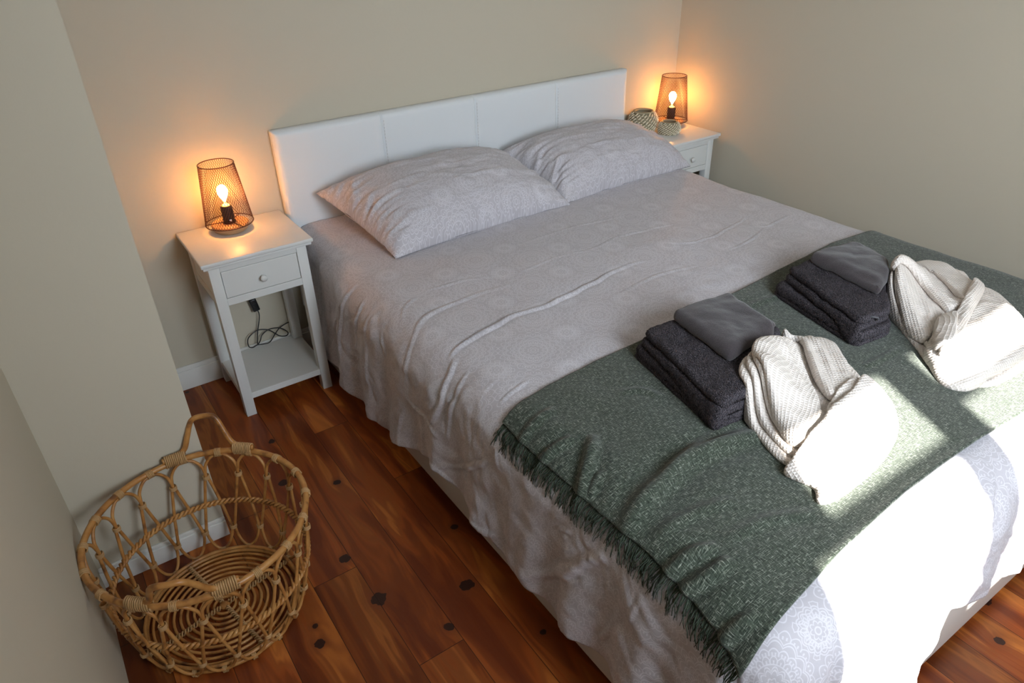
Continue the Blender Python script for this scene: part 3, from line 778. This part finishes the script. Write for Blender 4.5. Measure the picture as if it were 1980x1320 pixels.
# ------------------------------------------------------------------ rattan basket
def big_basket():
    bx, by = -.664, -1.118
    e_ = empty('rattan_basket', (bx, by, 0), 'round openwork rattan basket with two handles on the floor by the left wall', 'basket')
    H = .318
    def ring(z):   # radius and centre of the wall at height z
        t = z/H; return .192+.060*(t**.55), .002*t
    def wp(a, z, off=0):
        r, c_ = ring(z); return Vector(((r+off)*math.cos(a)+.008*z/H, (r+off)*math.sin(a)-.002*z/H, z))
    def coil(bm, p, ax, r, rad=.0022, turns=4, n=5):
        ax = Vector(ax).normalized(); a = ax.orthogonal().normalized(); b_ = ax.cross(a); pts = []
        for k in range(turns*8+1):
            q = k/8*2*PI; pts.append(Vector(p)+(a*math.cos(q)+b_*math.sin(q))*r+ax*((k/(turns*8)-.5)*turns*rad*1.9))
        tube(bm, pts, rad, n)
    # rim
    bm = bmesh.new(); n = 96
    tube(bm, [wp(2*PI*k/n, H) for k in range(n)], .0078, 10, closed=True); rim = obj('rim', bm, M['rattan'], e_, True)
    D = math.radians; NA = 18; ph = D(5)
    for k in range(NA):
        a = ph+2*PI*k/NA; bm = bmesh.new(); coil(bm, wp(a, H-.003), (-math.sin(a), math.cos(a), 0), .0105, .0018, 5)
        o = obj('rim_binding', bm, M['binding'], None, True); o.parent = rim
    # handles
    for ca, tilt in ((D(69), .30), (D(-111), .42)):
        bm = bmesh.new(); hw = D(27); a0, a1 = ca-hw, ca+hw
        def hp(a, up, out): p = wp(a, H, .001+out); p.z += .014+up; return p
        hh = .088
        P = [hp(a0, 0, 0), hp(a0+D(8), .0, 0), hp(a0+D(13.5), .012, .004), hp(a0+D(17), .045, tilt*.04), hp(a0+D(21), hh*.93, tilt*hh*.9), hp(ca, hh, tilt*hh),
             hp(a1-D(21), hh*.93, tilt*hh*.9), hp(a1-D(17), .045, tilt*.04), hp(a1-D(13.5), .012, .004), hp(a1-D(8), 0, 0), hp(a1, 0, 0)]
        tube(bm, catmull(P, 8), .0072, 10); hd = obj('handle', bm, M['rattan'], e_, True)
        for s in (a0+D(1), a1-D(13)):
            bm = bmesh.new(); m_ = 70; pts = []
            for k in range(m_*1+1):
                t = k/m_; a = s+D(12)*t; q = t*11*2*PI; c_ = wp(a, H, .0); c_.z += .007
                rad = Vector((math.cos(a), math.sin(a), 0)); pts.append(c_+rad*math.cos(q)*.0105+Vector((0, 0, 1))*math.sin(q)*.0175)
            pts = [pts[0]]+pts[1:]
            tube(bm, catmull(pts, 2), .0024, 5)
            hb = obj('handle_binding', bm, M['binding'], None, True); hb.parent = hd
    # side loops: arches hung from the rim, crossing into loops on the base ring
    bm = bmesh.new(); ties = []; da = 2*PI/NA
    zu, zl = .238, .075
    for k in range(NA):
        c_ = ph+k*da
        up = [wp(c_-da*.5, zu, -.002), wp(c_-da*.49, zu+.022, -.001), wp(c_-da*.42, H-.034, 0), wp(c_-da*.22, H-.014, 0), wp(c_, H-.009, 0),
              wp(c_+da*.22, H-.014, 0), wp(c_+da*.42, H-.034, 0), wp(c_+da*.49, zu+.022, -.001), wp(c_+da*.5, zu, -.002)]
        lo_l = [wp(c_-da*.5, zu, .003), wp(c_-da*.25, (zu+zl)/2, .002), wp(c_-da*.03, zl, .003)]
        tube(bm, catmull(up, 6), .0042, 8)
        # legs from the upper tie at c+.5 down to the lower ties at c and c+1
        for q in (0, 1):
            A_ = wp(c_+da*(.5-.03*(1-2*q)), zu+.01, .001); B_ = wp(c_+da*(q+.04*(1-2*q)), zl-.004, .001); mid = wp(c_+da*(.25+.5*q), (zu+zl)/2, .0025)
            tube(bm, catmull([A_, mid, B_], 8), .0042, 8)
        low = [wp(c_+da*.05, zl, .001), wp(c_+da*.10, zl-.025, 0), wp(c_+da*.26, .024, 0), wp(c_+da*.5, .014, -.002), wp(c_+da*.74, .024, 0), wp(c_+da*.90, zl-.025, 0), wp(c_+da*.95, zl, .001)]
        tube(bm, catmull(low, 6), .0040, 8)
        a = c_+da*.5
        ties += [(wp(a, zu+.006), (0, 0, 1), .0085), (wp(c_, zl), (0, 0, 1), .0085), (wp(a, .011, -.005), (-math.sin(a), math.cos(a), 0), .0085)]
    sl_ = obj('side_loops', bm, M['rattan'], e_, True)
    for p_, ax_, r_ in ties:
        bb = bmesh.new(); coil(bb, p_, ax_, r_, .0016, 4); o = obj('side_binding', bb, M['binding'], None, True); o.parent = sl_
    # twisted middle ring
    bm = bmesh.new()
    for s in (0, PI):
        tube(bm, [wp(2*PI*k/432, .157+.0046*math.sin(54*2*PI*k/432*1+s), .0046*math.cos(54*2*PI*k/432+s)) for k in range(432)], .0042, 6, closed=True)
    obj('middle_ring', bm, M['rattan'], e_, True)
    # base: concentric cane rings and four braided spokes
    bm = bmesh.new(); R = .190; r = R; rs = []
    tube(bm, [(R*math.cos(2*PI*k/72), R*math.sin(2*PI*k/72), .0065) for k in range(72)], .0062, 8, closed=True)
    tube(bm, [(R*1.0*math.cos(2*PI*k/72), R*1.0*math.sin(2*PI*k/72), .018) for k in range(72)], .0050, 8, closed=True)
    r = R-.016
    while r > .018:
        nn = max(20, int(r*360)); tube(bm, [(r*math.cos(2*PI*k/nn), r*math.sin(2*PI*k/nn), 0.0075) for k in range(nn)], .0039, 7, closed=True); r -= .0163
    lathe(bm, [(0, .003), (.012, .003), (.014, .008), (.010, .012), (0, .012)], 20)
    bs_ = obj('woven_base', bm, M['rattan'], e_, True)
    bm = bmesh.new()
    for k in range(4):
        a = k*PI/2+.25
        for s in (0, 1):
            pts = []
            for j in range(97):
                t = j/96; rr = .012+t*(R-.014); q = t*11*2*PI+s*PI
                x, y = rr, .0045*math.sin(q); z = .0095+.0055*math.cos(q)
                pts.append((x*math.cos(a)-y*math.sin(a), x*math.sin(a)+y*math.cos(a), z))
            tube(bm, pts, .0024, 5)
    o = obj('base_braid', bm, M['binding'], None, True); o.parent = bs_
big_basket()

# ------------------------------------------------------------------ folded cloth: layers that settle on what lies below
GX0, GY0, GS = .15, -2.30, .006
GN, GM = 250, 165
def fresh_ground():
    G = np.full((GM, GN), .5590)
    return G
G = fresh_ground()
gx, gy = np.meshgrid(GX0+GS*np.arange(GN), GY0+GS*np.arange(GM))
def inside(x, y, P):
    r = np.zeros(np.shape(x), bool); n = len(P)
    for i in range(n):
        x1, y1 = P[i]; x2, y2 = P[(i+1) % n]
        if y1 == y2: continue
        c_ = ((y1 > y) != (y2 > y)) & (x < (x2-x1)*(y-y1)/(y2-y1)+x1); r ^= c_
    return r
def support(soft=2):
    def dil(H):
        Hp = np.pad(H, 1, mode='edge'); return np.max([Hp[i:i+GM, j:j+GN] for i in range(3) for j in range(3)], 0)
    def blur(H, k):
        for _ in range(k):
            Hp = np.pad(H, 1, mode='edge'); H = np.mean([Hp[i:i+GM, j:j+GN] for i in range(3) for j in range(3)], 0)
        return H
    H = blur(dil(G), soft)
    if soft > 3:      # stiff cloth: bridges gaps, slopes off high spots
        for _ in range(3): H = blur(np.maximum(H, G+.001), 4)
        H = np.maximum(blur(dil(np.maximum(H, G)), 2), G+.0006)
    return H
def sample(H, x, y):
    fx = np.clip((np.asarray(x)-GX0)/GS, 0, GN-1.01); fy = np.clip((np.asarray(y)-GY0)/GS, 0, GM-1.01)
    ix = fx.astype(int); iy = fy.astype(int); a = fx-ix; b_ = fy-iy
    return (H[iy, ix]*(1-a)+H[iy, ix+1]*a)*(1-b_)+(H[iy+1, ix]*(1-a)+H[iy+1, ix+1]*a)*b_
def edist(x, y, P):
    Q = list(P)+[P[0]]; return polydist(x, y, Q)[0]
def resample(P, step):
    out = []; n = len(P)
    for i in range(n):
        a = np.array(P[i]); b_ = np.array(P[(i+1) % n]); k = max(1, int(np.linalg.norm(b_-a)/step))
        for j in range(k): out.append(tuple(a+(b_-a)*j/k))
    return out
def slab(name, P, t, mat, parent, smooth=True, ang=.0, puff=.0, noise=.0015, nscale=22, cre=(), step=.0055, soft=2, seed=0, rough=0, side=None, flat=None):
    """one folded layer: outline P (world xy), thickness t, rounded fold edges"""
    if smooth: P = [tuple(q)[:2] for q in catmull([(a, b_, 0) for a, b_ in P], 6, True)]
    P = resample(P, step)
    ar = sum(P[i-1][0]*P[i][1]-P[i][0]*P[i-1][1] for i in range(len(P)))
    if ar < 0: P = P[::-1]
    n = len(P); A = np.array(P); T_ = np.roll(A, -2, 0)-np.roll(A, 2, 0); T_ /= np.linalg.norm(T_, axis=1)[:, None]+1e-9
    inn = np.stack([-T_[:, 1], T_[:, 0]], 1)        # inward for ccw
    H = support(soft); r = t/2; bm = bmesh.new(); rings = []
    uvl = bm.loops.layers.uv.new('UVMap')
    def hgt(x, y):
        z = noise*fbm(x*nscale+seed*3.1, y*nscale+seed, 3)+ridges(x, y, cre)
        if puff: z = z+puff*(1-np.exp(-(edist(x, y, P)/.035)**2))
        return z
    phis = np.linspace(-PI/2*.9, PI/2, 8)
    seamx = None
    for ph in phis:
        w_ = (1-math.cos(ph))*r*(side or 1)
        Q = A+inn*w_
        zb = sample(H, Q[:, 0], Q[:, 1]); k = (math.sin(ph)+1)/2
        zz = sample(G, Q[:, 0], Q[:, 1])*(1-k)+(zb+t+hgt(Q[:, 0], Q[:, 1]))*k
        if rough: 
            j = rough*vnoise(Q[:, 0]*260+seed, Q[:, 1]*260+ph*6); Q = Q-inn*j[:, None]; 
        rings.append([bm.verts.new((Q[i, 0], Q[i, 1], zz[i])) for i in range(n)])
    for R0, R1 in zip(rings, rings[1:]):
        for i in range(n): bm.faces.new((R0[i], R0[(i+1) % n], R1[(i+1) % n], R1[i]))
    IR = [(v_.co.x, v_.co.y) for v_ in rings[-1]]
    xs = np.arange(A[:, 0].min(), A[:, 0].max(), step); ys = np.arange(A[:, 1].min(), A[:, 1].max(), step)
    X, Y = np.meshgrid(xs, ys); X = X+(np.arange(len(ys)) % 2)[:, None]*step/2
    m = inside(X, Y, IR); X, Y = X[m], Y[m]; dd = edist(X, Y, IR); m = dd > step*.55; X, Y = X[m], Y[m]
    vs = [Vector(q) for q in IR]+[Vector((a, b_)) for a, b_ in zip(X, Y)]
    res = geometry.delaunay_2d_cdt(vs, [(i, (i+1) % n) for i in range(n)], [], 1, 1e-7)
    ov, of, orig = res[0], res[2], res[3]
    XY = np.array([(q.x, q.y) for q in ov]); Zt = sample(H, XY[:, 0], XY[:, 1])+t+hgt(XY[:, 0], XY[:, 1])
    if rough: Zt = Zt+rough*.5*vnoise(XY[:, 0]*260, XY[:, 1]*260)
    vm = []
    for i, q in enumerate(ov):
        o_ = [k for k in orig[i] if k < n]
        vm.append(rings[-1][o_[0]] if o_ else bm.verts.new((q.x, q.y, Zt[i])))
    for f in of:
        ff = [vm[i] for i in f]
        if len(set(ff)) < 3: continue
        try: bm.faces.new(ff)
        except ValueError: pass
    c_, s_ = math.cos(ang), math.sin(ang)
    for f in bm.faces:
        for l in f.loops:
            x, y, z = l.vert.co; zz = (z-.56)
            l[uvl].uv = (x*c_+y*s_+zz*.4, -x*s_+y*c_+zz*.7)
    bmesh.ops.recalc_face_normals(bm, faces=bm.faces)
    o = obj(name, bm, mat, None, smooth=True)
    if parent is not None: par(o, parent)
    # raise the ground
    mk = inside(gx, gy, P); d = edist(gx, gy, P); k = np.sqrt(np.clip(1-(1-np.clip(d/r, 0, 1))**2, 0, 1))
    top = sample(H, gx, gy)+t*(.5+.5*k)+hgt(gx, gy)*.8
    G[:] = np.where(mk, np.maximum(G, top), G)
    return o

def rrect(*cs, r=.02):
    """rounded outline from corners"""
    P = [Vector((*q, 0)) for q in cs]; out = []; n = len(P)
    for i in range(n):
        a, b_, c_ = P[i-1], P[i], P[(i+1) % n]; d1 = (a-b_).normalized(); d2 = (c_-b_).normalized()
        for k in range(6):
            t = k/5; p0 = b_+d1*r; p2 = b_+d2*r; q = p0*(1-t)**2+b_*2*t*(1-t)+p2*t*t; out.append((q.x, q.y))
    return out
def towel_stack(low, mid, up, thin, where, seed):
    grp = 'charcoal towels on the green throw'
    def tw(name, parts, label):
        e_ = empty(name, (*np.mean(parts[0][0], 0), .56), label, 'towel', grp)
        for i, (q, t, mat, kw) in enumerate(parts):
            slab('folded_layer', rrect(*q, r=kw.pop('r', .02)), t, mat, e_, smooth=False, **kw)
        return e_
    T1, TF = M['towel'], M['towel_flat']
    tw('towel', [(low, .020, T1, dict(noise=.003, seed=seed, rough=.0016, soft=1)), (low, .021, T1, dict(noise=.004, seed=seed+9, rough=.0016, soft=1, r=.025))], 'charcoal bath towel at the bottom of the stack '+where)
    tw('towel', [(mid, .022, T1, dict(noise=.003, seed=seed+2, rough=.0014, soft=1)), ([((x-.5*(mid[0][0]+mid[-1][0]))*.965+.5*(mid[0][0]+mid[-1][0])+.004, y*.997-.004) for x, y in mid], .020, T1, dict(noise=.004, seed=seed+4, rough=.0014, soft=1, r=.026))], 'charcoal bath towel in the middle of the stack '+where)
    tw('towel', [(thin, .010, TF, dict(noise=.0015, seed=seed+5, soft=3)), (up, .022, TF, dict(noise=.002, seed=seed+6, soft=2, puff=.002))], 'small charcoal hand towel on top of the stack '+where)
towel_stack([(.395, -1.478), (.325, -1.812), (.440, -1.822), (.505, -1.745), (.730, -1.700), (.735, -1.500)],
            [(.402, -1.490), (.318, -1.815), (.430, -1.818), (.495, -1.740), (.690, -1.700), (.70, -1.505)],
            [(.492, -1.505), (.455, -1.728), (.645, -1.708), (.690, -1.515)], [(.50, -1.50), (.47, -1.715), (.68, -1.685), (.735, -1.54)],
            'left of the robes near the fringe', 1)
towel_stack([(.945, -1.475), (.872, -1.792), (1.00, -1.808), (1.095, -1.735), (1.25, -1.665), (1.26, -1.480)],
            [(.975, -1.483), (.865, -1.785), (.995, -1.797), (1.085, -1.725), (1.23, -1.655), (1.25, -1.485)],
            [(1.052, -1.500), (1.015, -1.745), (1.14, -1.700), (1.215, -1.645), (1.245, -1.505)], [(1.06, -1.50), (1.05, -1.715), (1.19, -1.66), (1.262, -1.53)],
            'nearer the right wall', 11)
# hanging loop on the far stack
bm = bmesh.new(); tube(bm, catmull([(.925, -1.772, .628), (.918, -1.790, .640), (.932, -1.800, .636), (.942, -1.790, .622)], 6), .0022, 6)
tl = obj('hanging_loop', bm, M['belt_loop'], None, smooth=True)
_t = [o for o in bpy.data.objects if o.name.startswith('towel') and o.parent is None and 'middle' in o.get('label', '') and 'right wall' in o['label']][0]
par(tl, _t)

W = M['waffle']
# near robe
r1 = empty('bathrobe', (.55, -1.88, .56), 'beige waffle bathrobe folded flat, the nearer to the fringed edge, lower half in strong sun', 'bathrobe', 'folded waffle bathrobes')
SF = 5
A1 = [(.437,-1.768),(.50,-1.740),(.62,-1.733),(.74,-1.733),(.785,-1.765),(.765,-1.84),(.71,-1.94),(.66,-2.02),(.50,-2.06),(.40,-2.01),(.360,-1.965),(.385,-1.88),(.412,-1.81)]
A2 = [(.457,-1.770),(.51,-1.743),(.62,-1.735),(.74,-1.735),(.780,-1.77),(.76,-1.84),(.70,-1.94),(.65,-2.01),(.50,-2.05),(.405,-2.00),(.378,-1.962),(.402,-1.88),(.430,-1.81)]
A3 = [(.475,-1.772),(.52,-1.746),(.62,-1.737),(.73,-1.738),(.770,-1.775),(.75,-1.84),(.69,-1.94),(.64,-2.00),(.50,-2.04),(.415,-1.99),(.397,-1.958),(.420,-1.88),(.450,-1.81)]
AN = -1.15
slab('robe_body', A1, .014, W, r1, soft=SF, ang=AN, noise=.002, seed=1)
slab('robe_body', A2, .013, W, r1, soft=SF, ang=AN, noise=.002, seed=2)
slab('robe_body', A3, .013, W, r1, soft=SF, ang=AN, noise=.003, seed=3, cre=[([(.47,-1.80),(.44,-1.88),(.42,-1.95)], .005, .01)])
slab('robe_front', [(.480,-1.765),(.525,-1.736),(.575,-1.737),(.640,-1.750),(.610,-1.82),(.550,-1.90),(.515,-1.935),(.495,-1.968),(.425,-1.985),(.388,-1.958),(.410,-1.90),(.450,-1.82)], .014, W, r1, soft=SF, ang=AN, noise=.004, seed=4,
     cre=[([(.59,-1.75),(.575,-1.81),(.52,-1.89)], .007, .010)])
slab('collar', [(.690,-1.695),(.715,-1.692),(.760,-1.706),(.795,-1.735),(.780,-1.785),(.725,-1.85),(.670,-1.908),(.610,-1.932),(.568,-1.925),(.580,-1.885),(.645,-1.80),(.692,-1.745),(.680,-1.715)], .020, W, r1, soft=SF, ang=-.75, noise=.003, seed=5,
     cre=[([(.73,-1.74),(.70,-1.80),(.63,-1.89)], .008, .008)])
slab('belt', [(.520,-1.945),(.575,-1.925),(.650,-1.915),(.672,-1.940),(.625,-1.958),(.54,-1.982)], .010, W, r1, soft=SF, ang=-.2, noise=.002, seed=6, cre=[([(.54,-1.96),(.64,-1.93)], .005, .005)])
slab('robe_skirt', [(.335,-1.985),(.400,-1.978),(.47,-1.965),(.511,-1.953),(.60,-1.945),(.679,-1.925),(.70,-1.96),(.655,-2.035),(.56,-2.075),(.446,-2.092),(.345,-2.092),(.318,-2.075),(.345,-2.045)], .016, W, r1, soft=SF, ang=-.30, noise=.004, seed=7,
     cre=[([(.36,-2.05),(.40,-2.04),(.43,-2.055)], .006, .006), ([(.355,-2.065),(.38,-2.05)], .005, .005)])
# far robe
r2 = empty('bathrobe', (1.15, -1.86, .56), 'beige waffle bathrobe with rounded hood and crossed belt, nearer the right wall', 'bathrobe', 'folded waffle bathrobes')
B1 = [(1.105,-1.720),(1.17,-1.690),(1.28,-1.665),(1.36,-1.665),(1.42,-1.70),(1.43,-1.78),(1.42,-1.88),(1.33,-1.99),(1.18,-2.075),(1.06,-2.09),(.965,-2.075),(.925,-2.03),(.93,-1.96),(.985,-1.89),(1.05,-1.80)]
B2 = [(1.125,-1.725),(1.18,-1.70),(1.28,-1.67),(1.36,-1.67),(1.41,-1.71),(1.42,-1.78),(1.41,-1.88),(1.32,-1.98),(1.18,-2.06),(1.06,-2.075),(.975,-2.06),(.945,-2.02),(.95,-1.96),(1.005,-1.89),(1.07,-1.80)]
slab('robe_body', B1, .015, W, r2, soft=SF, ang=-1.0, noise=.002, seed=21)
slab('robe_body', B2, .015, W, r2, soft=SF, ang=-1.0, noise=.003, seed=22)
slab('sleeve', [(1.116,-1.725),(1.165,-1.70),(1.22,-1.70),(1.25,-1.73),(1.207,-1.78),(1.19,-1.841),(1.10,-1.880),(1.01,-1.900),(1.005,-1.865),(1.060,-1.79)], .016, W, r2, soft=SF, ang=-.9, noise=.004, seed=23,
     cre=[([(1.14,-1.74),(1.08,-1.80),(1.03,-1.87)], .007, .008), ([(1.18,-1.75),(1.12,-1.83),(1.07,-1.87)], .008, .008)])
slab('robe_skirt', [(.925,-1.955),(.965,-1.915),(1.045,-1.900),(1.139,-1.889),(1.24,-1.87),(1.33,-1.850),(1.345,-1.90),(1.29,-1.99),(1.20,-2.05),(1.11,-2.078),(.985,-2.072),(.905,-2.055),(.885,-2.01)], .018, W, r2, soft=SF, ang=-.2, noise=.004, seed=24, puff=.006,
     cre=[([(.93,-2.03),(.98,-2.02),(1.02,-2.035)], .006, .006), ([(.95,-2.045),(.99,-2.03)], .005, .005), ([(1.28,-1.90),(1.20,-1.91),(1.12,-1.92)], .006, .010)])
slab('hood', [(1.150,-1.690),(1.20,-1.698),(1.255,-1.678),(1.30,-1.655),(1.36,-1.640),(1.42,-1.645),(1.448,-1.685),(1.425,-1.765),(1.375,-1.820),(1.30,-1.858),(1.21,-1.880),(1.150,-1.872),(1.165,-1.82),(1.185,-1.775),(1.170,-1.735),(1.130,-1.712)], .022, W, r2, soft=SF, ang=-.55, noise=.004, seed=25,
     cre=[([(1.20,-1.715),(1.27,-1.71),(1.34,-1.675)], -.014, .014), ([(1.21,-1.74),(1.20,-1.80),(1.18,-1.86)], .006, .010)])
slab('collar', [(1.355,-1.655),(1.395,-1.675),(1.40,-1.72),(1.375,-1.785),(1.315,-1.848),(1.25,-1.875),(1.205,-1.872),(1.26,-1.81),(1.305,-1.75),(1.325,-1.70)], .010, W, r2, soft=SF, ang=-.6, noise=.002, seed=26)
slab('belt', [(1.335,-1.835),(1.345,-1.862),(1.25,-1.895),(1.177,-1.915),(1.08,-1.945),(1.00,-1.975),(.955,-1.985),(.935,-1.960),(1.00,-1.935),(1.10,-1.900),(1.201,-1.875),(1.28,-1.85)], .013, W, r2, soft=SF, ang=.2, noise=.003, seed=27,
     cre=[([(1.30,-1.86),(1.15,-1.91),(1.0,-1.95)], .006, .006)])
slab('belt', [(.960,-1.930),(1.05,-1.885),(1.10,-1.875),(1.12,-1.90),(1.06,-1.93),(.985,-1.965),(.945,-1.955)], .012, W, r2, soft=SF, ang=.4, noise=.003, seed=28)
